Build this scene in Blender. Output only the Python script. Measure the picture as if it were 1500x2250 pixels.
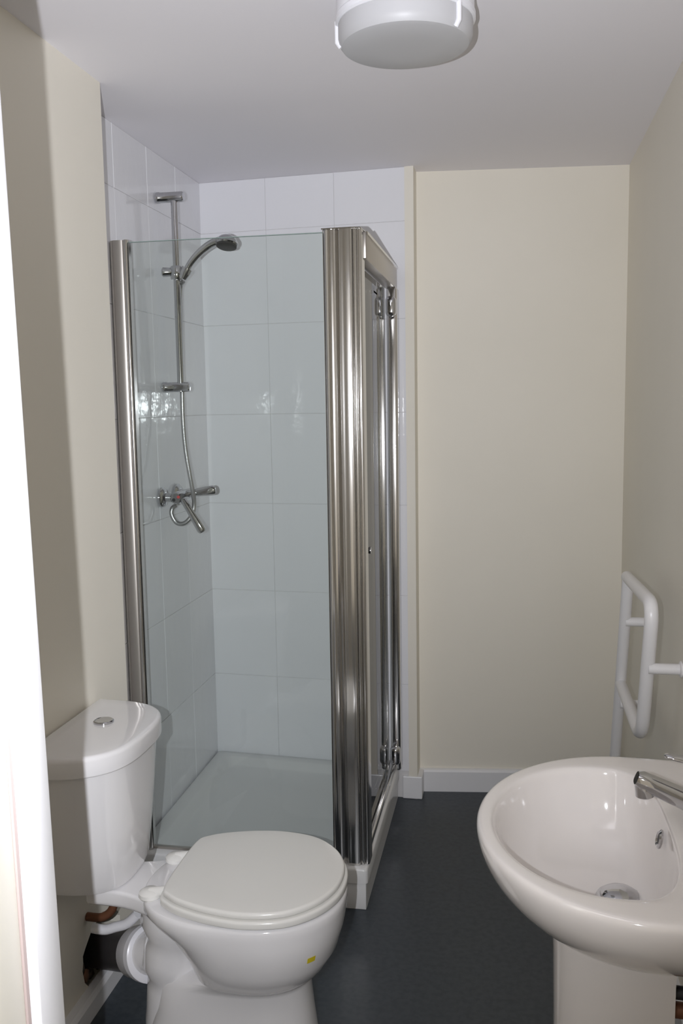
import bpy, bmesh, math, random
from mathutils import Vector, Matrix

random.seed(7)
for o in list(bpy.data.objects):
    bpy.data.objects.remove(o, do_unlink=True)
scene = bpy.context.scene
COL = scene.collection
PI = math.pi

# ------------------------------------------------------------------ camera
CAM = Vector((0.0, 0.0, 1.4935))
FWD = Vector((-0.17962186, 0.97666228, -0.11775732)).normalized()
RGT = Vector((0.98372219, 0.17895586, -0.01629264)).normalized()
UPV = RGT.cross(FWD).normalized()
cd = bpy.data.cameras.new('camera')
cam = bpy.data.objects.new('camera', cd)
COL.objects.link(cam)
cam.matrix_world = Matrix(((RGT.x, UPV.x, -FWD.x, CAM.x),
                           (RGT.y, UPV.y, -FWD.y, CAM.y),
                           (RGT.z, UPV.z, -FWD.z, CAM.z),
                           (0, 0, 0, 1)))
cd.sensor_fit = 'VERTICAL'
cd.sensor_height = 36.0
cd.sensor_width = 24.0
cd.lens = 2018.3 * 36.0 / 2250.0
cd.clip_start = 0.02
scene.camera = cam

# ------------------------------------------------------------------ light
world = bpy.data.worlds.new('world')
scene.world = world
world.use_nodes = True
bg = world.node_tree.nodes['Background']
bg.inputs['Color'].default_value = (1.0, 0.88, 0.70, 1)   # warm indoor light of the hall beyond
bg.inputs['Strength'].default_value = 0.55

ld = bpy.data.lights.new('camera_flash', 'SPOT')           # the camera's pop-up flash, left of the lens
ld.energy = 200.0
ld.color = (0.92, 0.94, 1.0)
ld.shadow_soft_size = 0.005
ld.spot_size = math.radians(140)
ld.spot_blend = 1.0
flash = bpy.data.objects.new('camera_flash', ld)
COL.objects.link(flash)
flash.location = CAM - RGT * 0.092 + FWD * 0.02
az, el = math.radians(-32), math.radians(13)
fd = Vector((math.sin(az) * math.cos(el), math.cos(az) * math.cos(el), math.sin(el)))
flash.rotation_euler = fd.to_track_quat('-Z', 'Y').to_euler()

scene.cycles.max_bounces = 16
scene.cycles.diffuse_bounces = 8
scene.cycles.glossy_bounces = 8
scene.cycles.transparent_max_bounces = 16

vs = scene.view_settings
vs.view_transform = 'Standard'
vs.look = 'None'
vs.gamma = 1.0
vs.use_curve_mapping = False
vs.exposure = -0.15


# ------------------------------------------------------------------ materials
def principled(name, col, rough=0.5, metal=0.0, bump=None, spec=0.5, coat=0.0, var=None):
    m = bpy.data.materials.new(name)
    m.use_nodes = True
    nt = m.node_tree
    b = nt.nodes['Principled BSDF']
    b.inputs['Base Color'].default_value = (*col, 1)
    b.inputs['Roughness'].default_value = rough
    b.inputs['Metallic'].default_value = metal
    b.inputs['Specular IOR Level'].default_value = spec
    if coat:
        b.inputs['Coat Weight'].default_value = coat
        b.inputs['Coat Roughness'].default_value = 0.06
    tc = nt.nodes.new('ShaderNodeTexCoord')
    if bump:
        sc, st, dist = bump
        n = nt.nodes.new('ShaderNodeTexNoise')
        n.inputs['Scale'].default_value = sc
        n.inputs['Detail'].default_value = 3
        nt.links.new(tc.outputs['Object'], n.inputs['Vector'])
        bp = nt.nodes.new('ShaderNodeBump')
        bp.inputs['Strength'].default_value = st
        bp.inputs['Distance'].default_value = dist
        nt.links.new(n.outputs['Fac'], bp.inputs['Height'])
        nt.links.new(bp.outputs['Normal'], b.inputs['Normal'])
    if var:
        sc, col2, lo, hi = var
        n = nt.nodes.new('ShaderNodeTexNoise')
        n.inputs['Scale'].default_value = sc
        n.inputs['Detail'].default_value = 4
        nt.links.new(tc.outputs['Object'], n.inputs['Vector'])
        mr = nt.nodes.new('ShaderNodeMapRange')
        mr.inputs['From Min'].default_value = lo
        mr.inputs['From Max'].default_value = hi
        nt.links.new(n.outputs['Fac'], mr.inputs['Value'])
        mx = nt.nodes.new('ShaderNodeMix')
        mx.data_type = 'RGBA'
        mx.inputs['A'].default_value = (*col, 1)
        mx.inputs['B'].default_value = (*col2, 1)
        nt.links.new(mr.outputs['Result'], mx.inputs['Factor'])
        nt.links.new(mx.outputs['Result'], b.inputs['Base Color'])
    return m


def glass_material(name, tint):
    m = bpy.data.materials.new(name)
    m.use_nodes = True
    nt = m.node_tree
    nt.nodes.clear()
    out = nt.nodes.new('ShaderNodeOutputMaterial')
    tr = nt.nodes.new('ShaderNodeBsdfTransparent')
    tr.inputs['Color'].default_value = (*tint, 1)
    gl = nt.nodes.new('ShaderNodeBsdfGlossy')
    gl.inputs['Roughness'].default_value = 0.02
    fr = nt.nodes.new('ShaderNodeFresnel')
    fr.inputs['IOR'].default_value = 1.45
    n = nt.nodes.new('ShaderNodeTexNoise')          # faint water marks
    n.inputs['Scale'].default_value = 9
    tc = nt.nodes.new('ShaderNodeTexCoord')
    nt.links.new(tc.outputs['Object'], n.inputs['Vector'])
    bp = nt.nodes.new('ShaderNodeBump')
    bp.inputs['Strength'].default_value = 0.02
    nt.links.new(n.outputs['Fac'], bp.inputs['Height'])
    nt.links.new(bp.outputs['Normal'], gl.inputs['Normal'])
    mx = nt.nodes.new('ShaderNodeMixShader')
    nt.links.new(fr.outputs['Fac'], mx.inputs['Fac'])
    nt.links.new(tr.outputs['BSDF'], mx.inputs[1])
    nt.links.new(gl.outputs['BSDF'], mx.inputs[2])
    nt.links.new(mx.outputs['Shader'], out.inputs['Surface'])
    return m


M = {
    'cream': principled('cream_paint', (0.83, 0.79, 0.70), 0.6, bump=(90, 0.05, 0.002), var=(2.5, (0.81, 0.77, 0.68), 0.35, 0.7)),
    'ceiling': principled('ceiling_paint', (0.85, 0.83, 0.865), 0.8, bump=(60, 0.06, 0.002)),
    'gloss_white': principled('white_gloss_paint', (0.80, 0.80, 0.82), 0.3, bump=(40, 0.03, 0.002)),
    'jamb_cream': principled('cream_gloss_paint', (0.80, 0.77, 0.68), 0.35, bump=(40, 0.03, 0.002)),
    'tile': principled('white_glazed_tile', (0.82, 0.82, 0.85), 0.07, bump=(16, 0.10, 0.01)),
    'grout': principled('tile_grout', (0.68, 0.67, 0.67), 0.85, bump=(200, 0.2, 0.001)),
    'floor': principled('dark_grey_vinyl', (0.040, 0.050, 0.062), 0.42, bump=(140, 0.10, 0.001), var=(60, (0.028, 0.036, 0.046), 0.4, 0.65)),
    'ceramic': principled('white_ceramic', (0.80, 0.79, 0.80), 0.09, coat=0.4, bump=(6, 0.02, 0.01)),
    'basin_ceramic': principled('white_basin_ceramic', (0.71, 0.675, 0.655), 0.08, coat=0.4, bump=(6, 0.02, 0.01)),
    'seat': principled('white_seat_plastic', (0.78, 0.77, 0.74), 0.2, bump=(8, 0.02, 0.005)),
    'acrylic': principled('white_acrylic', (0.74, 0.74, 0.74), 0.22, bump=(10, 0.02, 0.004)),
    'plastic': principled('white_plastic', (0.78, 0.78, 0.82), 0.28, bump=(30, 0.02, 0.002)),
    'alu': principled('polished_aluminium', (0.66, 0.65, 0.64), 0.14, metal=1.0),
    'satin_alu': principled('satin_aluminium', (0.52, 0.49, 0.455), 0.36, metal=1.0),
    'chrome': principled('chrome', (0.56, 0.56, 0.575), 0.08, metal=1.0, bump=(5, 0.01, 0.002)),
    'hose': principled('chrome_hose', (0.48, 0.48, 0.48), 0.35, metal=1.0, bump=(300, 0.4, 0.001)),
    'dark': principled('dark_rubber', (0.018, 0.018, 0.02), 0.5, bump=(200, 0.2, 0.001)),
    'black_pipe': principled('black_plastic_pipe', (0.035, 0.033, 0.036), 0.35, bump=(60, 0.1, 0.002), var=(45, (0.45, 0.43, 0.42), 0.68, 0.74)),
    'brick': principled('broken_brick', (0.30, 0.15, 0.09), 0.9, bump=(60, 0.8, 0.006), var=(30, (0.12, 0.08, 0.06), 0.4, 0.62)),
    'mortar': principled('old_mortar', (0.14, 0.11, 0.085), 0.95, bump=(50, 0.8, 0.008), var=(25, (0.05, 0.04, 0.035), 0.4, 0.6)),
    'copper': principled('tarnished_copper', (0.20, 0.085, 0.045), 0.5, metal=0.4, bump=(50, 0.2, 0.002)),
    'gap_shade': principled('grey_pink_gap_shade', (0.42, 0.34, 0.32), 0.6, bump=(40, 0.05, 0.002)),  # shade of the gap in the door lining, put into the colour
    'rail': principled('white_coated_steel', (0.80, 0.79, 0.80), 0.3, bump=(30, 0.02, 0.002)),
    'diffuser': principled('opal_diffuser', (0.50, 0.50, 0.515), 0.45, bump=(20, 0.02, 0.002)),
    'red': principled('red_mark', (0.5, 0.02, 0.02), 0.4, bump=(40, 0.02, 0.001)),
    'yellow': principled('yellow_sticker', (0.68, 0.55, 0.02), 0.5, bump=(40, 0.05, 0.001)),
    'glass': glass_material('green_tinted_glass', (0.958, 0.978, 0.966)),
    'glass_edge': principled('green_glass_edge', (0.30, 0.40, 0.37), 0.15, bump=(30, 0.02, 0.001)),
}


# ------------------------------------------------------------------ mesh helpers
def link(name, bm, mat, parent=None, smooth=False, sub=0, angle=None):
    me = bpy.data.meshes.new(name)
    bmesh.ops.recalc_face_normals(bm, faces=bm.faces[:])
    bm.to_mesh(me)
    bm.free()
    me.materials.append(M[mat])
    if smooth:
        for p in me.polygons:
            p.use_smooth = True
        if angle:
            me.set_sharp_from_angle(angle=math.radians(angle))
    o = bpy.data.objects.new(name, me)
    COL.objects.link(o)
    if parent:
        o.parent = parent
        o.matrix_parent_inverse = Matrix.Translation(-parent_loc(parent))
    if sub:
        md = o.modifiers.new('subdivision', 'SUBSURF')
        md.levels = sub
        md.render_levels = sub
    return o


def parent_loc(p):
    if p.parent:
        return parent_loc(p.parent) + p.matrix_parent_inverse.translation + Vector(p.location)
    return Vector(p.location)


def thing(name, label, cat, loc, group=None):
    o = bpy.data.objects.new(name, None)
    o.empty_display_size = 0.05
    COL.objects.link(o)
    o.location = loc
    o['label'] = label
    o['category'] = cat
    if group:
        o['group'] = group
    return o


def tag(o, label, cat):
    o['label'] = label
    o['category'] = cat
    return o


def struct(o, label=None, cat=None):
    o['kind'] = 'structure'
    if label:
        o['label'] = label
    if cat:
        o['category'] = cat
    return o


def bm_box(bm, x0, x1, y0, y1, z0, z1, bev=0.0, seg=2):
    vs_ = [bm.verts.new(c) for c in ((x0, y0, z0), (x1, y0, z0), (x1, y1, z0), (x0, y1, z0),
                                     (x0, y0, z1), (x1, y0, z1), (x1, y1, z1), (x0, y1, z1))]
    fs = []
    for f in ((0, 3, 2, 1), (4, 5, 6, 7), (0, 1, 5, 4), (1, 2, 6, 5), (2, 3, 7, 6), (3, 0, 4, 7)):
        fs.append(bm.faces.new([vs_[i] for i in f]))
    if bev:
        es = list({e for f in fs for e in f.edges})
        bmesh.ops.bevel(bm, geom=es, offset=bev, segments=seg, profile=0.5, affect='EDGES')
    return bm


def box(name, x0, x1, y0, y1, z0, z1, mat, parent=None, bev=0.0, seg=2):
    return link(name, bm_box(bmesh.new(), x0, x1, y0, y1, z0, z1, bev, seg), mat, parent,
                smooth=bev > 0, angle=50 if bev > 0 else None)


def bm_prism(bm, poly, z0, z1):
    a = [bm.verts.new((x, y, z0)) for x, y in poly]
    b = [bm.verts.new((x, y, z1)) for x, y in poly]
    n = len(poly)
    bm.faces.new(a[::-1])
    bm.faces.new(b)
    for i in range(n):
        j = (i + 1) % n
        bm.faces.new((a[i], a[j], b[j], b[i]))
    return bm


def prism(name, poly, z0, z1, mat, parent=None, smooth=False, angle=35):
    return link(name, bm_prism(bmesh.new(), poly, z0, z1), mat, parent, smooth, angle=angle if smooth else None)


def bm_loft(bm, loops, cap0=True, cap1=True):
    rows = [[bm.verts.new(p) for p in L] for L in loops]
    n = len(rows[0])
    for a, b in zip(rows, rows[1:]):
        for i in range(n):
            j = (i + 1) % n
            bm.faces.new((a[i], a[j], b[j], b[i]))
    if cap0:
        bm.faces.new(rows[0][::-1])
    if cap1:
        bm.faces.new(rows[-1])
    return bm


def catmull(pts, per=6, closed=False):
    P = [Vector(p) for p in pts]
    n = len(P)
    out = []
    segs = n if closed else n - 1
    for i in range(segs):
        if closed:
            p0, p1, p2, p3 = P[(i - 1) % n], P[i], P[(i + 1) % n], P[(i + 2) % n]
        else:
            p0, p1, p2, p3 = P[max(i - 1, 0)], P[i], P[i + 1], P[min(i + 2, n - 1)]
        for k in range(per):
            t = k / per
            out.append(0.5 * ((2 * p1) + (p2 - p0) * t + (2 * p0 - 5 * p1 + 4 * p2 - p3) * t * t
                              + (3 * p1 - p0 - 3 * p2 + p3) * t ** 3))
    if not closed:
        out.append(P[-1])
    return out


def bm_tube(bm, pts, rad, seg=16, caps=True):
    P = [Vector(p) for p in pts]
    rs = rad if isinstance(rad, (list, tuple)) else [rad] * len(P)
    t0 = (P[1] - P[0]).normalized()
    ref = Vector((0, 0, 1)) if abs(t0.z) < 0.9 else Vector((1, 0, 0))
    nrm = t0.cross(ref).normalized()
    loops = []
    for i, p in enumerate(P):
        if i == 0:
            t = P[1] - P[0]
        elif i == len(P) - 1:
            t = P[-1] - P[-2]
        else:
            t = (P[i + 1] - P[i]).normalized() + (P[i] - P[i - 1]).normalized()
        t.normalize()
        nrm = (nrm - t * nrm.dot(t)).normalized()
        bi = t.cross(nrm)
        loops.append([p + (nrm * math.cos(a) + bi * math.sin(a)) * rs[i]
                      for a in (2 * PI * k / seg for k in range(seg))])
    return bm_loft(bm, loops, caps, caps)


def tube(name, pts, rad, mat, parent=None, seg=16):
    return link(name, bm_tube(bmesh.new(), pts, rad, seg), mat, parent, True, angle=50)


def bm_lathe(bm, prof, origin, axis, seg=40):
    """profile of (radius, height) along axis, closed at both ends"""
    o = Vector(origin)
    ax = Vector(axis).normalized()
    ref = Vector((0, 0, 1)) if abs(ax.z) < 0.9 else Vector((1, 0, 0))
    u = ax.cross(ref).normalized()
    v = ax.cross(u)
    loops = [[o + ax * h + (u * math.cos(a) + v * math.sin(a)) * max(r, 1e-4)
              for a in (2 * PI * k / seg for k in range(seg))] for r, h in prof]
    return bm_loft(bm, loops)


def lathe(name, prof, origin, axis, mat, parent=None, seg=40, angle=40):
    return link(name, bm_lathe(bmesh.new(), prof, origin, axis, seg), mat, parent, True, angle=angle)


def inset(poly, d):
    """offset a closed 2D outline inwards (poly anticlockwise)"""
    n = len(poly)
    out = []
    for i in range(n):
        p0, p1, p2 = Vector(poly[i - 1]), Vector(poly[i]), Vector(poly[(i + 1) % n])
        e1, e2 = (p1 - p0).normalized(), (p2 - p1).normalized()
        nn = Vector((-e1.y, e1.x)) + Vector((-e2.y, e2.x))
        if nn.length < 1e-6:
            nn = Vector((-e1.y, e1.x))
        nn.normalize()
        out.append((p1.x + nn.x * d, p1.y + nn.y * d))
    return out


def area(poly):
    return sum(poly[i - 1][0] * poly[i][1] - poly[i][0] * poly[i - 1][1] for i in range(len(poly)))


def slab(name, poly, z0, z1, mat, parent=None, r=0.005, rb=None, dome=0.0):
    """flat piece with rounded upper and lower edges"""
    if area(poly) < 0:
        poly = poly[::-1]
    rb = r if rb is None else rb
    loops = []
    for k in range(4):
        a = PI / 2 * k / 3
        loops.append([(x, y, z0 + rb * (1 - math.sin(a))) for x, y in inset(poly, rb * (1 - math.cos(a)))][:])
    loops = loops[::-1]
    for k in range(6):
        a = PI / 2 * k / 5
        loops.append([(x, y, z1 - r + r * math.sin(a)) for x, y in inset(poly, r * (1 - math.cos(a)))])
    if dome:
        c = Vector((sum(p[0] for p in poly) / len(poly), sum(p[1] for p in poly) / len(poly)))
        base = inset(poly, r)
        for s in (0.8, 0.5, 0.2):
            loops.append([(c.x + (x - c.x) * s, c.y + (y - c.y) * s, z1 + dome * (1 - s * s)) for x, y in base])
    # lower rows were generated from side to bottom: fix order bottom -> side
    return link(name, bm_loft(bmesh.new(), loops), mat, parent, True, angle=60)


# ------------------------------------------------------------------ room shell
ZC = 2.312
XL = -1.029           # painted part of the left wall
XT = -1.141           # tiled part of the left wall
YP = 2.30             # where the painted wall stops and steps back
TB_L, TB_R = (XT, 3.382), (-0.366, 3.327)     # tiled back wall
STUD = -0.336
WB_L, WB_R = (STUD, 3.408), (0.411, 3.492)    # painted back wall
XR = 0.411
YN = 0.96             # room side of the doorway wall

struct(prism('floor', [(-1.25, 0.70), (0.5, 0.70), (0.5, 3.55), (-1.25, 3.55)], -0.05, 0.0, 'floor'),
       'dark grey vinyl floor of the shower room', 'floor')
struct(prism('ceiling', [(-1.25, YN - 0.1), (0.5, YN - 0.1), (0.5, 3.55), (-1.25, 3.55)], ZC, ZC + 0.06, 'ceiling'),
       'plain white ceiling of the shower room', 'ceiling')

# left wall with the broken-out hole for the soil pipe
HOLE = []
hc = (2.075, 0.112)
for k in range(26):
    a = 2 * PI * k / 26
    ry = 0.114 + 0.007 * random.uniform(-1, 1)
    rz = 0.080 + 0.008 * random.uniform(-1, 1)
    if math.sin(a) < -0.6 and math.cos(a) < 0.1:
        rz += 0.012
    HOLE.append((hc[0] + ry * math.cos(a), hc[1] + rz * math.sin(a)))
bm = bmesh.new()
outer = [bm.verts.new((XL, y, z)) for y, z in ((YN - 0.06, 0), (YP, 0), (YP, ZC), (YN - 0.06, ZC))]
inner = [bm.verts.new((XL, y, z)) for y, z in HOLE]
edges = [bm.edges.new((outer[i], outer[(i + 1) % 4])) for i in range(4)]
edges += [bm.edges.new((inner[i], inner[(i + 1) % len(inner)])) for i in range(len(inner))]
bmesh.ops.triangle_fill(bm, use_beauty=True, edges=edges)
back = [bm.verts.new((XL - 0.11, v.co.y + 0.004 * random.uniform(-1, 1), v.co.z)) for v in inner]
for i in range(len(inner)):
    j = (i + 1) % len(inner)
    bm.faces.new((inner[i], inner[j], back[j], back[i]))
bm.faces.new(back)
rear = [bm.verts.new((XL - 0.22, v.co.y, v.co.z)) for v in outer]
for i in range(4):
    j = (i + 1) % 4
    bm.faces.new((outer[i], outer[j], rear[j], rear[i]))
bm.faces.new(rear)
wall_left = struct(link('wall_left', bm, 'cream'), 'cream painted wall behind the toilet with a broken hole', 'wall')
# broken masonry inside the hole
def chunk(name, y, z, r, mat, sx=0.5, depth=0.03):
    b = bmesh.new()
    bmesh.ops.create_icosphere(b, subdivisions=1, radius=1.0)
    for v in b.verts:
        k = random.uniform(0.75, 1.15)
        v.co = Vector((XL - depth + v.co.x * r * sx * k, y + v.co.y * r * k, z + v.co.z * r * k * 1.25))
    return link(name, b, mat, wall_left)
for k in range(11):
    a = PI * 0.35 + PI * 1.35 * k / 10
    chunk('brick', hc[0] + 0.094 * math.cos(a), hc[1] + 0.064 * math.sin(a), random.uniform(0.011, 0.018),
          random.choice(('brick', 'brick', 'mortar')), depth=random.uniform(0.012, 0.03))
for k in range(6):
    a = PI * 0.5 + PI * k / 5
    chunk('mortar_lump', hc[0] + 0.066 * math.cos(a), hc[1] + 0.050 * math.sin(a), 0.018, 'mortar', depth=0.045)

# tiled recess walls
wsl = struct(box('wall_shower_left', XT - 0.12, XT, YP - 0.02, 3.50, 0, ZC, 'grout'),
             'white tiled wall of the shower recess carrying the riser rail', 'wall')
tdir = (Vector(TB_R) - Vector(TB_L)).normalized()
tnor = Vector((tdir.y, -tdir.x))          # towards the room
wsb = struct(prism('wall_shower_back', [TB_L, TB_R, (STUD, TB_R[1] - 0.002), (STUD, 3.50), (XT, 3.50)], 0, ZC, 'grout'),
             'white tiled wall at the back of the shower', 'wall')
struct(prism('trim_1', [(-0.368, 3.3215), (STUD, 3.3193), (STUD + 0.0015, 3.42), (STUD - 0.01, 3.42), (STUD - 0.01, 3.3285), (-0.368, 3.331)], 0, ZC, 'cream'),
       'narrow cream plastered end of the shower wall', 'trim')
ZJ = [0.105, 0.443, 0.781, 1.119, 1.457, 1.790, 2.128, ZC]
G = 0.0008
TT = 0.0025
def tile_mesh(name, w, hgt):
    b = bmesh.new()
    bm_box(b, G, w - G, -TT, 0.003, G, hgt - G, 0.0008, 1)
    return b
tile_cache = {}
def put_tile(parent, origin, rotz, w, hgt):
    key = (round(w, 4), round(hgt, 4))
    if key not in tile_cache:
        o = link('tile', tile_mesh('tile', w, hgt), 'tile')
        tile_cache[key] = o.data
    else:
        o = bpy.data.objects.new('tile', tile_cache[key])
        COL.objects.link(o)
    o.location = origin
    o.rotation_euler = (random.uniform(-.002, .002), 0, rotz + random.uniform(-.0018, .0018))
    o.parent = parent
    return o
bw = (Vector(TB_R) - Vector(TB_L)).length / 3
ra = math.atan2(tdir.y, tdir.x)
for i in range(3):
    for z0, z1 in zip(ZJ, ZJ[1:]):
        p = Vector(TB_L) + tdir * (bw * i)
        put_tile(wsb, (p.x, p.y, z0), ra, bw, z1 - z0)
yj = [3.382 - 0.257 * k for k in range(5)]
for i in range(4):
    for z0, z1 in zip(ZJ, ZJ[1:]):
        put_tile(wsl, (XT, yj[i + 1], z0), PI / 2, 0.257, z1 - z0)
for z0, z1 in zip(ZJ, ZJ[1:]):
    put_tile(wsl, (XT, YP + 0.003, z0), PI / 2, yj[4] - YP - 0.003, z1 - z0)

struct(prism('wall_back', [WB_L, WB_R, (0.50, 3.56), (STUD, 3.56)], 0, ZC, 'cream'),
       'cream painted back wall right of the shower', 'wall')
struct(box('wall_right', XR, XR + 0.1, YN - 0.06, 3.56, 0, ZC, 'cream'),
       'cream painted wall behind the basin and grab rail', 'wall')

# skirting
def skirting(name, path, hgt, th, label):
    """closed outline: wall line and offset line, chamfered top"""
    a, b = Vector(path[0]), Vector(path[1])
    d = (b - a).normalized()
    n = Vector((d.y, -d.x))
    bm_ = bmesh.new()
    prof = [(0, 0), (th, 0), (th, hgt - 0.010), (th - 0.004, hgt - 0.003), (th - 0.010, hgt), (0, hgt)]
    loops = [[(q.x + n.x * t, q.y + n.y * t, z) for t, z in prof] for q in (a, b)]
    bm_loft(bm_, loops)
    return struct(link(name, bm_, 'gloss_white'), label, 'skirting')
skirting('baseboard_back', (WB_L, (WB_R[0] - 0.002, WB_R[1])), 0.088, 0.018, 'white skirting board along the cream back wall')
skirting('baseboard_left', ((XL, 1.02), (XL, 2.298)), 0.055, 0.030, 'white skirting board on the wall behind the toilet')
skirting('baseboard_right', ((XR, 3.46), (XR, 1.0)), 0.088, 0.018, 'white skirting board below the grab rail and basin')
tb = bmesh.new()
bm_box(tb, -0.392, -0.318, 3.317, 3.40, 0, 0.088, 0.004, 2)
struct(link('trim_2', tb, 'gloss_white'), 'white skirting block around the end of the shower wall', 'skirting')

# doorway wall and frame (the photograph is taken from the hall through it)
DX0, DX1, DH = -0.56, 0.33, 2.05
bm = bmesh.new()
bm_box(bm, -1.25, DX0, YN - 0.14, YN - 0.02, 0, ZC)
bm_box(bm, DX1, 0.52, YN - 0.14, YN - 0.02, 0, ZC)
bm_box(bm, DX0, DX1, YN - 0.14, YN - 0.02, DH, ZC)
struct(link('wall_front', bm, 'cream'), 'cream wall holding the doorway', 'wall')
dr = struct(bpy.data.objects.new('door_1', None), 'white painted door frame at the left edge of the view', 'door frame')
dr.empty_display_size = 0.05
COL.objects.link(dr)
dr.location = (DX0, 0.9, 0)
box('door_lining', DX0, -0.5005, 0.852, 0.905, 0, DH, 'gloss_white', dr, 0.003)
box('door_lining_edge', DX0, -0.513, 0.70, 0.845, 0, DH, 'jamb_cream', dr, 0.002)
box('gap_shade_strip', DX0, -0.511, 0.845, 0.852, 0, DH, 'gap_shade', dr, 0.001)  # solid grey-pink strip painted in place of the shadow gap between the boards
box('door_lining', 0.275, DX1, 0.846, 0.905, 0, DH, 'gloss_white', dr, 0.003)
box('door_head', -0.5005, 0.275, 0.846, 0.905, 2.01, DH, 'gloss_white', dr, 0.003)

T0 = Matrix.Translation((0, 0, 1.0))              # the frame is slightly out of plumb
dr.matrix_world = T0 @ Matrix.Rotation(-0.014, 4, 'Y') @ T0.inverted() @ Matrix.Translation(dr.location)

# hall where the photographer stands
struct(prism('floor_hall', [(-1.25, -1.6), (1.25, -1.6), (1.25, 0.70), (-1.25, 0.70)], -0.05, -0.001, 'floor'),
       'dark floor of the hall', 'floor')
struct(box('wall_hall_left', -1.30, -1.20, -1.6, 0.82, 0, ZC, 'cream'), 'cream wall on the left of the hall', 'wall')
struct(box('wall_hall_right', 1.20, 1.30, -1.6, 0.82, 0, ZC, 'cream'), 'cream wall on the right of the hall', 'wall')
struct(box('wall_hall_front', 0.52, 1.20, YN - 0.14, YN - 0.02, 0, ZC, 'cream'), 'cream hall wall beside the doorway', 'wall')
struct(box('ceiling_hall', -1.30, 1.30, -1.6, YN - 0.1, ZC, ZC + 0.06, 'ceiling'), 'white ceiling of the hall', 'ceiling')

# ------------------------------------------------------------------ shower tray
TX0, TX1, TY0 = XT + 0.007, -0.405, 2.527
tback = lambda x, d=0.0: TB_L[1] + (x - TB_L[0]) / (TB_R[0] - TB_L[0]) * (TB_R[1] - TB_L[1]) - 0.007 - d
def rrect(x0, x1, y0, yb0, yb1, r, n=5):
    pts = []
    cs = ((x0, y0, PI, 1.5 * PI), (x1, y0, 1.5 * PI, 2 * PI), (x1, yb1, 0, 0.5 * PI), (x0, yb0, 0.5 * PI, PI))
    for i, (cx, cy, a0, a1) in enumerate(cs):
        ox = r if i in (0, 3) else -r
        oy = r if i in (0, 1) else -r
        for k in range(n + 1):
            a = a0 + (a1 - a0) * k / n
            pts.append((cx + ox + r * math.cos(a), cy + oy + r * math.sin(a)))
    return pts
tray = thing('shower_tray', 'white raised shower tray with a removable front plinth', 'shower tray', (-0.77, 2.95, 0))
bm = bmesh.new()
R_ = lambda d, r: rrect(TX0 + d, TX1 - d, TY0 + d, tback(TX0, d), tback(TX1, d), r)
loops = [[(x, y, 0.084) for x, y in R_(0, 0.012)],
         [(x, y, 0.122) for x, y in R_(0, 0.012)],
         [(x, y, 0.127) for x, y in R_(0.002, 0.012)],
         [(x, y, 0.129) for x, y in R_(0.006, 0.012)],
         [(x, y, 0.129) for x, y in R_(0.046, 0.03)],
         [(x, y, 0.126) for x, y in R_(0.054, 0.03)],
         [(x, y, 0.106) for x, y in R_(0.072, 0.04)],
         [(x, y, 0.100) for x, y in R_(0.085, 0.045)],
         [(x, y, 0.097) for x, y in R_(0.2, 0.05)]]
bm_loft(bm, loops)
link('tray', bm, 'acrylic', tray, True, angle=50)
box('plinth', TX0, TX1 - 0.006, TY0 + 0.006, TY0 + 0.018, 0, 0.083, 'acrylic', tray, 0.002)
pb = bmesh.new()
bm_prism(pb, [(TX1 - 0.018, TY0 + 0.018), (TX1 - 0.006, TY0 + 0.018), (TX1 - 0.006, tback(TX1)), (TX1 - 0.018, tback(TX1))], 0, 0.083)
link('plinth', pb, 'acrylic', tray)

# ------------------------------------------------------------------ shower enclosure
enc = thing('shower_enclosure', 'chrome framed glass shower enclosure with a corner post and side door', 'shower enclosure', (-0.77, 2.56, 0.129))
ZT = 1.968
def bumpy(x0, x1, yb, bumps, depth_back, n=70):
    """profile in plan: front edge bulges towards -Y at each bump (centre, half width, height)"""
    pts = []
    for i in range(n + 1):
        x = x0 + (x1 - x0) * i / n
        y = yb
        for c, w, hgt in bumps:
            if abs(x - c) < w:
                y -= hgt * math.sqrt(1 - ((x - c) / w) ** 2)
        pts.append((x, y))
    return pts + [(x1, yb + depth_back), (x0, yb + depth_back)]
# wall channel on the tiled left wall
wc = prism('wall_channel', bumpy(XT + 0.007, -1.093, 2.556, [(-1.112, 0.017, 0.005)], 0.02), 0.130, ZT, 'satin_alu', enc, True, 50)
prism('channel_bead', bumpy(-1.0935, -1.079, 2.557, [(-1.0865, 0.007, 0.010)], 0.018, 30), 0.130, ZT, 'alu', wc, True, 50)
# fixed glass
gp = box('side_panel', -1.084, -0.505, 2.563, 2.569, 0.136, 1.962, 'glass', enc)
box('glass_edge', -1.080, -0.508, 2.5632, 2.5688, 1.962, 1.9636, 'glass_edge', gp)
box('panel_seal', -1.080, -0.508, 2.560, 2.572, 0.1295, 0.137, 'satin_alu', enc)
# corner post
arc = lambda cx, cy, r, a0, a1, n=8: [(cx + r * math.cos(math.radians(a0 + (a1 - a0) * k / n)), cy + r * math.sin(math.radians(a0 + (a1 - a0) * k / n))) for k in range(n + 1)]
post = ([(-0.512, 2.590), (-0.512, 2.562)] + arc(-0.490, 2.578, 0.0265, 217, 310, 18) + [(-0.4665, 2.560)]
        + arc(-0.4610, 2.549, 0.004, 180, 268, 6) + [(-0.456, 2.5462), (-0.450, 2.5458), (-0.436, 2.5458)] + arc(-0.4335, 2.5515, 0.0055, 255, 350, 8)
        + [(-0.427, 2.556)] + arc(-0.4215, 2.556, 0.0050, 200, 330, 8) + [(-0.4165, 2.561)] + arc(-0.4095, 2.564, 0.0065, 240, 360, 8) + [(-0.403, 2.612), (-0.44, 2.612), (-0.44, 2.590)])
po = prism('corner_post', post, 0.130, ZT, 'alu', enc, True, 50)
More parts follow.
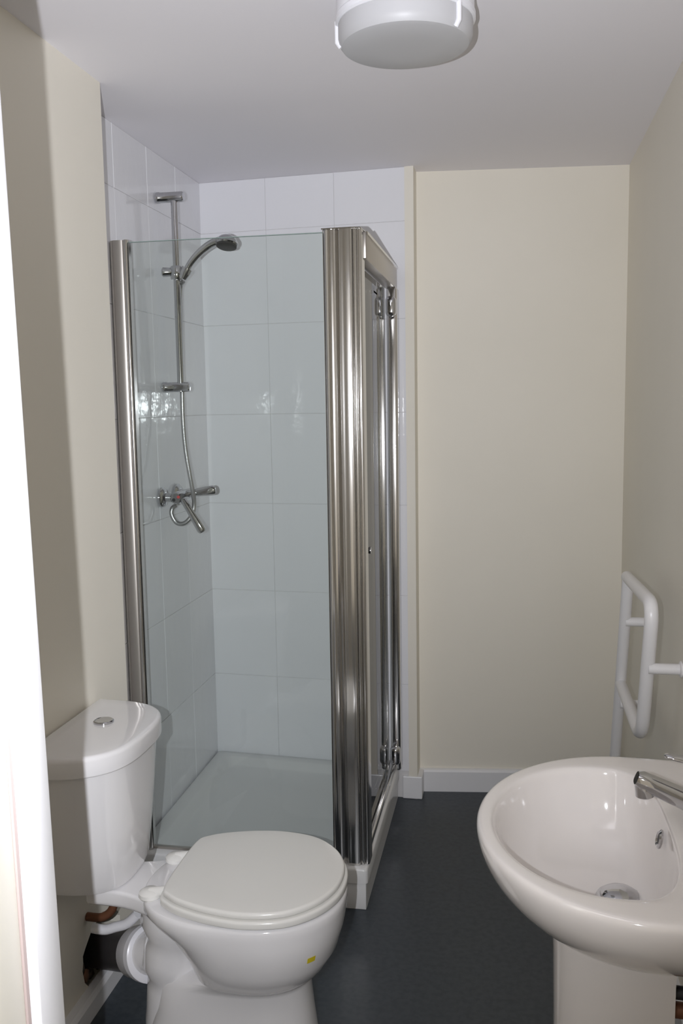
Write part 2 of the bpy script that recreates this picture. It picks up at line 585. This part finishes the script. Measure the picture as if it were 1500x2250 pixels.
prism('post_cap', [(-0.513, 2.548), (-0.43, 2.546), (-0.404, 2.553), (-0.400, 2.620), (-0.513, 2.616)], ZT, ZT + 0.003, 'chrome', po)
# header and sill rails of the door side
hd = box('header_rail', -0.436, -0.396, 2.606, 3.312, 1.893, ZT, 'satin_alu', enc, 0.003)
box('header_lip', -0.396, -0.392, 2.606, 3.312, 1.960, ZT, 'alu', hd)
box('sill_rail', -0.438, -0.412, 2.606, 3.312, 0.130, 0.158, 'alu', enc, 0.004)
box('wall_profile', -0.429, -0.391, 3.262, 3.318, 0.130, 1.895, 'alu', enc, 0.010, 4)
door = thing('door', '', '', (-0.43, 2.62, 0.16))
for k in ('label', 'category'):
    del door[k]
door.parent = enc
door.matrix_parent_inverse = Matrix.Translation(-Vector(enc.location))
box('door_glass', -0.434, -0.428, 2.622, 3.190, 0.165, 1.885, 'glass', door)
box('stile', -0.459, -0.432, 3.170, 3.210, 0.165, 1.870, 'alu', door, 0.010, 4)
box('stile', -0.440, -0.426, 2.616, 2.630, 0.165, 1.885, 'alu', door, 0.003)
for zz in (1.845, 0.190):
    lathe('hinge', [(0.0, -0.026), (0.007, -0.026), (0.009, -0.022), (0.009, 0.022), (0.007, 0.026), (0.0, 0.026)],
          (-0.446, 3.05, zz), (0, 0, 1), 'chrome', door, 24)
    box('hinge_arm', -0.446, -0.428, 2.95, 3.04, zz - 0.006, zz + 0.006, 'chrome', door, 0.003)
for zz in (1.825, 0.20):
    box('corner_piece', -0.428, -0.390, 3.220, 3.2615, zz - 0.035, zz + 0.035, 'chrome', door, 0.015, 5)
lathe('knob', [(0.0, 0.0), (0.006, 0.0), (0.006, 0.010), (0.011, 0.014), (0.011, 0.022), (0.008, 0.026), (0.0, 0.027)],
      (-0.434, 2.775, 1.040), (-1, 0, 0), 'chrome', door, 24)
lathe('knob', [(0.0, 0.0), (0.009, 0.0), (0.011, 0.004), (0.010, 0.009), (0.0, 0.010)],
      (-0.428, 2.775, 1.040), (1, 0, 0), 'chrome', door, 24)

# ------------------------------------------------------------------ shower fittings
TF = XT + 0.0065      # face of the wall tiles
rail = thing('shower_riser_rail', 'chrome vertical riser rail fixed to the tiled wall', 'shower rail', (-1.075, 2.935, 1.55))
tube('rail', [(-1.075, 2.935, 1.540), (-1.075, 2.935, 2.178)], 0.0115, 'chrome', rail)
for zz in (2.166, 1.555):
    lathe('bracket', [(0.0, 0.0), (0.018, 0.0), (0.018, 0.01), (0.0165, 0.012), (0.0165, 0.088), (0.013, 0.092), (0.0, 0.093)],
          (TF, 2.935, zz), (1, 0, 0), 'chrome', rail, 28)
sl = lathe('slider', [(0.0, -0.022), (0.018, -0.022), (0.021, -0.018), (0.021, 0.018), (0.018, 0.022), (0.0, 0.022)],
           (-1.075, 2.935, 1.925), (0, 0, 1), 'chrome', rail, 28)
lathe('slider_knob', [(0.0, 0.0), (0.012, 0.0), (0.014, 0.006), (0.016, 0.030), (0.012, 0.034), (0.0, 0.035)],
      (-1.088, 2.93, 1.928), (-1, -0.2, 0), 'chrome', sl, 24)
lathe('handset_holder', [(0.0, -0.018), (0.014, -0.018), (0.018, 0.0), (0.018, 0.018), (0.0, 0.018)],
      (-1.045, 2.930, 1.922), (0.5, 0, 0.85), 'chrome', sl, 24)

hs = thing('hand_shower', 'curved chrome hand shower with a dark spray face in its holder', 'shower head', (-1.045, 2.93, 1.92))
hp = catmull([(-1.052, 2.93, 1.905), (-1.040, 2.93, 1.930), (-1.022, 2.93, 1.957), (-0.990, 2.93, 1.988), (-0.951, 2.93, 2.012), (-0.910, 2.93, 2.022)], 6)
tube('handle', hp, [0.009 + 0.006 * (i / (len(hp) - 1)) for i in range(len(hp))], 'chrome', hs, 18)
ha = Vector((-0.06, -0.26, -1)).normalized()
hc_ = Vector((-0.899, 2.93, 2.022))
hb = lathe('head', [(0.0, -0.014), (0.016, -0.013), (0.027, -0.006), (0.036, 0.006), (0.037, 0.014), (0.034, 0.018), (0.0, 0.018)],
           hc_, ha, 'chrome', hs, 32)
lathe('spray_face', [(0.0, 0.0), (0.033, 0.0), (0.033, 0.006), (0.028, 0.009), (0.0, 0.009)], hc_ + ha * 0.0178, ha, 'dark', hb, 32)
hose = catmull([(-1.056, 2.940, 1.898), (-1.074, 2.956, 1.865), (-1.078, 2.960, 1.72), (-1.080, 2.960, 1.556), (-1.079, 2.955, 1.436), (-1.070, 2.945, 1.345),
                (-1.056, 2.935, 1.269), (-1.041, 2.920, 1.208), (-1.031, 2.90, 1.168), (-1.037, 2.89, 1.131),
                (-1.062, 2.885, 1.105), (-1.089, 2.885, 1.107), (-1.105, 2.885, 1.134), (-1.104, 2.89, 1.154), (-1.096, 2.90, 1.163)], 6)
tube('hose', hose, 0.0075, 'hose', hs, 12)

mx = thing('shower_mixer', 'chrome shower mixer valve with two paddle levers on the tiled wall', 'shower mixer', (-1.08, 2.94, 1.19))
for yy in (2.875, 3.015):
    lathe('flange', [(0.0, 0.0), (0.034, 0.0), (0.034, 0.006), (0.027, 0.014), (0.015, 0.016), (0.015, 0.045), (0.0, 0.045)],
          (TF, yy, 1.192), (1, 0, 0), 'chrome', mx, 28)
lathe('body', [(0.0, 0.0), (0.016, 0.0), (0.020, 0.004), (0.021, 0.03), (0.021, 0.15), (0.020, 0.176), (0.016, 0.180), (0.0, 0.180)],
      (-1.078, 2.855, 1.192), (0, 1, 0), 'chrome', mx, 32)
lathe('outlet', [(0.0, 0.0), (0.010, 0.0), (0.010, 0.016), (0.0, 0.016)], (-1.092, 2.905, 1.180), (0, 0, -1), 'chrome', mx, 20)
def paddle(a, b, w0, w1, th):
    a, b = Vector(a), Vector(b)
    d = (b - a).normalized()
    s = d.cross(Vector((0, 1, 0))).normalized()
    nn = d.cross(s)
    bm_ = bmesh.new()
    loops = []
    for t, k in ((0, 0.55), (0.04, 0.9), (0.3, 0.85), (0.7, 1.0), (0.93, 1.0), (0.99, 0.7), (1.0, 0.3)):
        w = (w0 + (w1 - w0) * t) * k
        c = a + (b - a) * t
        loops.append([c + s * (w * math.cos(q)) + nn * (th * math.sin(q) * (0.5 + 0.5 * k)) for q in (2 * PI * i / 16 for i in range(16))])
    bm_loft(bm_, loops)
    return link('lever', bm_, 'chrome', mx, True, angle=60)
paddle((-1.068, 2.93, 1.199), (-0.965, 2.93, 1.213), 0.015, 0.016, 0.010)
paddle((-1.058, 2.865, 1.190), (-0.992, 2.865, 1.078), 0.012, 0.015, 0.010)
lathe('hot_mark', [(0.0, 0.0), (0.005, 0.0), (0.005, 0.002), (0.0, 0.002)], (-1.068, 2.8545, 1.196), (0.2, -1, 0), 'red', mx, 16)
lathe('dark_cap', [(0.0, 0.0), (0.006, 0.0), (0.005, 0.003), (0.0, 0.003)], (-1.085, 2.8550, 1.186), (0, -1, 0), 'dark', mx, 16)

# ------------------------------------------------------------------ toilet
YA = 1.91
toilet = thing('toilet', 'white close coupled toilet with closed seat and tapered cistern', 'toilet', (-0.62, YA, 0))
def dshape(xb, d, hw, n=2.0, k=40, xback_r=0.02):
    pts = []
    for i in range(k + 1):
        t = -PI / 2 + PI * i / k
        c, s = math.cos(t), math.sin(t)
        pts.append((xb + d * abs(c) ** (2 / n), YA + hw * math.copysign(abs(s) ** (2 / n), s)))
    return pts[:1] + [p for p in pts[1:-1]] + pts[-1:]
def egg(xf, xb, hw, n=2.2, wide=0.45, k=48):
    """closed outline, front at xf (towards +X), back at xb, widest part at fraction `wide` from the back"""
    xm = xb + (xf - xb) * wide
    pts = []
    for i in range(k):
        t = 2 * PI * i / k
        c, s = math.cos(t), math.sin(t)
        ax_ = (xf - xm) if c > 0 else (xm - xb)
        e = 2 / n if c > 0 else 2 / (n + 0.6)
        pts.append((xm + ax_ * math.copysign(abs(c) ** e, c), YA + hw * math.copysign(abs(s) ** (2 / n), s)))
    return pts
bm = bmesh.new()
lv = [(0.000, -0.425, -0.835, 0.112, 2.6, 0.5), (0.012, -0.423, -0.838, 0.114, 2.6, 0.5), (0.05, -0.428, -0.825, 0.108, 2.6, 0.5),
      (0.12, -0.436, -0.805, 0.098, 2.5, 0.5), (0.19, -0.442, -0.790, 0.098, 2.4, 0.5), (0.206, -0.440, -0.755, 0.104, 2.3, 0.5),
      (0.218, -0.426, -0.705, 0.122, 2.2, 0.50), (0.245, -0.400, -0.708, 0.147, 2.2, 0.50), (0.285, -0.376, -0.722, 0.167, 2.2, 0.51),
      (0.335, -0.362, -0.760, 0.179, 2.2, 0.53), (0.362, -0.358, -0.800, 0.183, 2.2, 0.55), (0.380, -0.356, -0.82, 0.184, 2.2, 0.55), (0.396, -0.355, -0.82, 0.185, 2.2, 0.55),
      (0.403, -0.358, -0.818, 0.182, 2.2, 0.55), (0.405, -0.364, -0.814, 0.177, 2.2, 0.55), (0.405, -0.42, -0.76, 0.12, 2.2, 0.55)]
bm_loft(bm, [[(x, y, z) for x, y in egg(xf, xb, hw, n, wd)] for z, xf, xb, hw, n, wd in lv])
link('pan', bm, 'ceramic', toilet, True, angle=60)
# cistern shelf behind the seat
sh = [(-0.68, -0.150), (-0.74, -0.122), (-0.80, -0.095), (-0.86, -0.075), (-0.945, -0.070)]
half = catmull([(x, y, 0) for x, y in sh], 5)
out = [(v.x, YA + v.y) for v in half] + [(v.x, YA - v.y) for v in half[::-1]]
slab('cistern_shelf', out, 0.362, 0.4035, 'ceramic', toilet, 0.008, 0.012)
# trap and outlet at the back of the pan
bm = bmesh.new()
bm_tube(bm, catmull([(-0.74, YA, 0.27), (-0.78, YA + 0.004, 0.235), (-0.825, YA + 0.02, 0.207), (-0.858, YA + 0.034, 0.196)], 6), 0.052, 28)
link('outlet', bm, 'ceramic', toilet, True, angle=60)
bm = bmesh.new()                                   # rib between foot and shelf
bm_tube(bm, catmull([(-0.78, YA, 0.0), (-0.775, YA, 0.12), (-0.76, YA, 0.25), (-0.74, YA, 0.37)], 5), [0.062] * 4 + [0.060] * 4 + [0.075] * 4 + [0.09] * 4, 24)
link('trap', bm, 'ceramic', toilet, True, angle=60)
# cistern
def dloop(xb, d, hw, n, z, dy=0.0, k=44):
    return [(x, y + dy, z) for x, y in dshape(xb, d, hw, n, k)]
bm = bmesh.new()
XB = XL + 0.006
bm_loft(bm, [dloop(XB + 0.008, 0.150, 0.118, 3.0, 0.404, 0.020), dloop(XB + 0.002, 0.165, 0.134, 3.0, 0.408, 0.020), dloop(XB, 0.173, 0.142, 3.0, 0.424, 0.020),
             dloop(XB, 0.183, 0.157, 3.0, 0.50, 0.015), dloop(XB, 0.193, 0.174, 3.0, 0.60, 0.009), dloop(XB, 0.202, 0.190, 3.0, 0.70, 0.002), dloop(XB, 0.204, 0.192, 3.0, 0.716, 0.0)])
cis = link('cistern', bm, 'ceramic', toilet, True, angle=45)
slab('cistern_lid', dshape(XB - 0.001, 0.216, 0.203, 3.0, 44), 0.714, 0.760, 'ceramic', cis, 0.011, 0.004, dome=0.002)
bt = lathe('flush_button', [(0.0, 0.0), (0.0235, 0.0), (0.0235, 0.004), (0.021, 0.006), (0.0175, 0.0045), (0.0, 0.0055)],
           (-0.930, YA + 0.030, 0.7615), (0, 0, 1), 'chrome', cis, 32)
# seat and lid
lidh = [(-0.748, 0.060), (-0.742, 0.118), (-0.725, 0.138), (-0.69, 0.159), (-0.62, 0.181), (-0.54, 0.189), (-0.46, 0.171), (-0.405, 0.126), (-0.372, 0.066)]
lid_pts = catmull([(x, -y, 0) for x, y in lidh] + [(-0.362, 0, 0)] + [(x, y, 0) for x, y in lidh[::-1]], 6, closed=True)
lid_out = [(v.x, YA + 0.006 + v.y) for v in lid_pts]
if area(lid_out) < 0:
    lid_out = lid_out[::-1]
seat_out = inset(lid_out, -0.007)
slab('seat', seat_out, 0.411, 0.428, 'seat', toilet, 0.006, 0.003)
slab('seat_lid', lid_out, 0.430, 0.444, 'seat', toilet, 0.007, 0.004, dome=0.003)
for dy in (-0.082, 0.082):
    lathe('hinge', [(0.0, 0.0), (0.023, 0.0), (0.026, 0.004), (0.025, 0.012), (0.017, 0.018), (0.0, 0.020)],
          (-0.785, YA + dy, 0.404), (0, 0, 1), 'seat', toilet, 28)
    tube('hinge_arm', [(-0.785, YA + dy, 0.415), (-0.735, YA + dy, 0.424)], 0.011, 'seat', toilet, 14)
bm = bmesh.new()                                   # small yellow label stuck to the bowl
lab = link('sticker', bm, 'yellow', toilet)

# soil pipe behind the toilet
sp = thing('soil_pipe', 'black soil pipe with white collar running into the broken wall', 'pipe', (-0.95, 1.97, 0.15))
A_, B_ = Vector((-0.830, YA + 0.022, 0.200)), Vector((-1.085, 2.115, 0.080))
dp = (B_ - A_).normalized()
lathe('pipe', [(0.0, 0.0), (0.050, 0.0), (0.050, (B_ - A_).length - 0.06), (0.0, (B_ - A_).length - 0.06)], A_ + dp * 0.06, dp, 'black_pipe', sp, 36)
lathe('pan_connector', [(0.0, -0.004), (0.060, -0.004), (0.066, 0.0), (0.066, 0.018), (0.062, 0.022), (0.060, 0.028), (0.060, 0.066), (0.056, 0.072), (0.0, 0.072)],
      A_ + dp * 0.004, dp, 'plastic', sp, 40)

# copper feed below the cistern
cf = thing('cistern_feed_pipe', 'brown copper feed pipe with white elbow under the cistern', 'pipe', (-0.95, 2.0, 0.28))
tube('pipe', catmull([(-0.952, 2.0, 0.402), (-0.953, 2.0, 0.34), (-0.956, 2.0, 0.27), (-0.985, 2.0, 0.238), (-1.028, 2.0, 0.235)], 6), 0.0105, 'copper', cf, 14)
tube('elbow', catmull([(-0.990, 1.953, 0.236), (-0.958, 1.951, 0.236), (-0.930, 1.95, 0.246), (-0.900, 1.95, 0.258), (-0.871, 1.95, 0.285)], 6), 0.012, 'plastic', cf, 16)

# ------------------------------------------------------------------ wash basin
BYC = 1.432
basin = thing('wash_basin', 'white rounded ceramic wash basin fixed to the right wall', 'wash basin', (0.2, BYC, 0.66))
NB = 72
def b_outer(s, z, xback=XR - 0.002):
    cx, a, b = 0.205, 0.255 * s, 0.288 * s
    pts = []
    for i in range(NB):
        t = 2 * PI * i / NB
        c, sn = math.cos(t), math.sin(t)
        if c <= 0:
            pts.append((cx + a * c, BYC + b * sn, z))
        else:
            e = 2 / 5.0
            pts.append((cx + (xback - cx) * abs(c) ** e, BYC + b * math.copysign(abs(sn) ** e, sn) * (1 - 0.12 * c), z))
    return pts
def b_inner(s, z, k=0.0):
    """bowl outline, k pulls the outline towards the waste"""
    cx, xf, xb, b = 0.150, -0.022, 0.247, 0.222
    wx, wy = 0.178, BYC + 0.022
    pts = []
    for i in range(NB):
        t = 2 * PI * i / NB
        c, sn = math.cos(t), math.sin(t)
        if c <= 0:
            x, y = cx + (cx - xf) * c, b * sn
        else:
            e = 2 / 3.0
            x, y = cx + (xb - cx) * abs(c) ** e, b * math.copysign(abs(sn) ** e, sn)
        pts.append((wx + (x - wx) * s, wy + (BYC + y - wy) * s, z))
    return pts
bm = bmesh.new()
bm_loft(bm, [b_outer(0.25, 0.664, 0.30), b_outer(0.42, 0.672, 0.36), b_outer(0.60, 0.692), b_outer(0.75, 0.717), b_outer(0.87, 0.745), b_outer(0.95, 0.773), b_outer(0.988, 0.798),
             b_outer(1.0, 0.815), b_outer(0.998, 0.824), b_outer(0.985, 0.8295), b_outer(0.965, 0.830),
             b_inner(1.04, 0.830), b_inner(1.012, 0.8285), b_inner(0.99, 0.822), b_inner(0.975, 0.81), b_inner(0.93, 0.778), b_inner(0.85, 0.742), b_inner(0.70, 0.714),
             b_inner(0.48, 0.698), b_inner(0.25, 0.692), b_inner(0.12, 0.690)])
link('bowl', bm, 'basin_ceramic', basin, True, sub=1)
lathe('waste', [(0.0, 0.0), (0.035, 0.0), (0.037, 0.003), (0.035, 0.006), (0.031, 0.006), (0.030, 0.010), (0.024, 0.014), (0.012, 0.0165), (0.0, 0.017)],
      (0.178, BYC + 0.022, 0.692), (0, 0, 1), 'chrome', basin, 32)
ov = lathe('overflow_ring', [(0.0, 0.0), (0.015, 0.0), (0.0155, 0.003), (0.012, 0.005), (0.009, 0.003), (0.009, 0.002), (0.0, 0.002)],
           (0.2375, BYC + 0.012, 0.802), (-1, 0, 0.22), 'chrome', basin, 28)
lathe('overflow_hole', [(0.0, 0.0), (0.0075, 0.0), (0.0075, 0.001), (0.0, 0.001)], (0.2352, BYC + 0.012, 0.8025), (-1, 0, 0.22), 'dark', ov, 20)

# pedestal
bm = bmesh.new()
def ped(z, x0, x1, hw):
    pts = []
    for i in range(31):
        t = -PI / 2 + PI * i / 30
        c, s = math.cos(t), math.sin(t)
        pts.append((x1 - (x1 - x0) * abs(c) ** (2 / 2.6), BYC - hw * math.copysign(abs(s) ** (2 / 2.6), s), z))
    return pts
bm_loft(bm, [ped(0, 0.062, 0.252, 0.098), ped(0.03, 0.064, 0.252, 0.096), ped(0.2, 0.073, 0.250, 0.088), ped(0.5, 0.075, 0.248, 0.086), ped(0.62, 0.073, 0.248, 0.090), ped(0.684, 0.070, 0.250, 0.096)])
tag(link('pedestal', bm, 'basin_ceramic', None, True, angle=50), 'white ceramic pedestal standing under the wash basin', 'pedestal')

# pipes behind the pedestal
bp_ = thing('basin_waste_pipe', 'white trap and copper pipes behind the basin pedestal', 'pipe', (0.33, BYC, 0.5))
tube('waste_pipe', catmull([(0.30, BYC, 0.655), (0.30, BYC, 0.60), (0.305, BYC, 0.545), (0.34, BYC, 0.528), (XR + 0.001, BYC, 0.526)], 6), 0.021, 'plastic', bp_, 18)
tube('copper_pipe', catmull([(0.285, BYC - 0.030, 0.655), (0.285, BYC - 0.030, 0.58), (0.290, BYC - 0.032, 0.552), (0.32, BYC - 0.035, 0.546), (XR + 0.001, BYC - 0.035, 0.546)], 5), 0.0085, 'copper', bp_, 14)
tube('copper_pipe', [(0.256, BYC - 0.035, 0.548), (XR + 0.001, BYC - 0.035, 0.542)], 0.0125, 'copper', bp_, 16)
tube('insulated_pipe', [(0.256, BYC - 0.035, 0.577), (XR + 0.001, BYC - 0.035, 0.568)], 0.0105, 'dark', bp_, 16)

# mixer tap on the basin ledge
tap = thing('mixer_tap', 'chrome mixer tap with raised lever on the basin ledge', 'tap', (0.325, BYC, 0.830))
lathe('body', [(0.0, 0.0), (0.027, 0.0), (0.027, 0.006), (0.023, 0.010), (0.022, 0.06), (0.023, 0.075), (0.020, 0.092), (0.010, 0.102), (0.0, 0.104)],
      (0.325, BYC, 0.8295), (0, 0, 1), 'chrome', tap, 32)
bm = bmesh.new()
loops = []
for t in (0.0, 0.2, 0.4, 0.6, 0.8, 0.93, 1.0):
    c = Vector((0.322, BYC, 0.853)).lerp(Vector((0.197, BYC, 0.906)), t)
    w = 0.021 - 0.006 * t
    hh = 0.017 - 0.004 * t
    if t == 1.0:
        w *= 0.75
        hh *= 0.75
    d = Vector((-0.125, 0, 0.053)).normalized()
    u = Vector((0, 1, 0))
    v = d.cross(u)
    loops.append([c + u * (w * math.copysign(abs(math.cos(q)) ** 0.7, math.cos(q))) + v * (hh * math.copysign(abs(math.sin(q)) ** 0.7, math.sin(q)))
                  for q in (2 * PI * i / 20 for i in range(20))])
bm_loft(bm, loops)
link('spout', bm, 'chrome', tap, True, angle=60)
lathe('aerator', [(0.0, 0.0), (0.0135, 0.0), (0.0145, 0.004), (0.0145, 0.022), (0.012, 0.024), (0.0, 0.024)], (0.208, BYC, 0.900), (0.1, 0, -1), 'chrome', tap, 24)
bm = bmesh.new()
loops = []
for t, w, hh in ((0.0, 0.016, 0.010), (0.25, 0.016, 0.008), (0.55, 0.013, 0.006), (0.85, 0.011, 0.0045), (0.97, 0.008, 0.0035), (1.0, 0.004, 0.002)):
    c = Vector((0.328, BYC, 0.930)).lerp(Vector((0.238, BYC, 0.944)), t)
    loops.append([c + Vector((0, w * math.cos(q), hh * math.sin(q))) for q in (2 * PI * i / 18 for i in range(18))])
bm_loft(bm, loops)
link('lever', bm, 'chrome', tap, True, angle=60)

# ------------------------------------------------------------------ grab rail by the back corner
gr = thing('grab_rail', 'white tubular grab rail frame on the right wall near the corner', 'grab rail', (0.34, 2.5, 0))
GX = 0.333
def fillet(pts, r, n=6):
    P = [Vector(p) for p in pts]
    out_ = [P[0]]
    for a, b, c in zip(P, P[1:], P[2:]):
        u, v = (a - b).normalized(), (c - b).normalized()
        p, q = b + u * r, b + v * r
        for k in range(n + 1):
            t = k / n
            out_.append((1 - t) ** 2 * p + 2 * t * (1 - t) * b + t * t * q)
    return out_ + [P[-1]]
tube('loop', fillet([(GX, 2.70, 0.985), (GX, 2.215, 1.012), (GX, 2.345, 0.635), (GX, 2.80, 0.640)], 0.07), 0.0165, 'rail', gr, 20)
tube('post', fillet([(GX, 2.672, 0.990), (GX, 2.80, 0.640), (GX, 2.93, 0.30), (GX, 2.98, 0.0)], 0.03), 0.0165, 'rail', gr, 20)
for yy, zz in ((2.262, 0.843), (2.715, 0.850), (2.80, 0.575)):
    st = tube('wall_stub', [(GX, yy, zz), (XR - 0.006, yy, zz)], 0.0135, 'rail', gr, 18)
    lathe('flange', [(0.0, 0.0), (0.020, 0.0), (0.020, 0.004), (0.016, 0.006), (0.0, 0.006)], (XR - 0.0005, yy, zz), (-1, 0, 0), 'rail', st, 24)
lathe('foot', [(0.0, 0.0), (0.035, 0.0), (0.035, 0.004), (0.02, 0.008), (0.0, 0.008)], (GX, 2.98, 0.0), (0, 0, 1), 'rail', gr, 24)

# ------------------------------------------------------------------ ceiling light
cl = thing('ceiling_light', 'round white drum ceiling light with a flat opal diffuser', 'ceiling light', (-0.21, 1.935, ZC))
LC = Vector((-0.21, 1.935, 0))
lathe('base', [(0.0, 0.0), (0.131, 0.0), (0.1375, 0.004), (0.1375, 0.052), (0.140, 0.056), (0.140, 0.066), (0.136, 0.069), (0.0, 0.069)],
      (LC.x, LC.y, ZC), (0, 0, -1), 'plastic', cl, 72, 30)
lathe('diffuser', [(0.0, 0.0), (0.1345, 0.0), (0.1345, 0.026), (0.132, 0.035), (0.127, 0.042), (0.118, 0.045), (0.06, 0.047), (0.0, 0.0475)],
      (LC.x, LC.y, ZC - 0.068), (0, 0, -1), 'diffuser', cl, 72, 30)
for a in (-0.62, PI + 0.12):
    c, s = math.cos(a), math.sin(a)
    tube('clip', [LC + Vector((0.1365 * c, 0.1365 * s, ZC - 0.058)), LC + Vector((0.1365 * c, 0.1365 * s, ZC - 0.098)), LC + Vector((0.129 * c, 0.129 * s, ZC - 0.108))],
         0.0055, 'plastic', cl, 12)

# the yellow label is wrapped on the bowl surface
def bowl_point(xf_angle, z):
    for (z0, *p0), (z1, *p1) in zip(lv, lv[1:]):
        if z0 <= z <= z1 and z1 > z0:
            t = (z - z0) / (z1 - z0)
            pr = [u + (w - u) * t for u, w in zip(p0, p1)]
            o = egg(*pr, k=720)
            return Vector((*o[int(xf_angle / 360 * 720) % 720], z))
bm = bmesh.new()
cen = Vector((-0.58, YA, 0.3))
rows = []
for zi in range(4):
    z = 0.310 + 0.013 * zi / 3
    row = []
    for k in range(6):
        p = bowl_point(314 + 7.0 * k / 5, z)
        row.append(p)
    rows.append(row)
g0 = [[bm.verts.new(p + (p - cen).normalized() * 0.0015) for p in r] for r in rows]
g1 = [[bm.verts.new(p - (p - cen).normalized() * 0.002) for p in r] for r in rows]
for i in range(3):
    for j in range(5):
        bm.faces.new((g0[i][j], g0[i][j + 1], g0[i + 1][j + 1], g0[i + 1][j]))
        bm.faces.new((g1[i][j], g1[i + 1][j], g1[i + 1][j + 1], g1[i][j + 1]))
bm.to_mesh(lab.data)
bm.free()
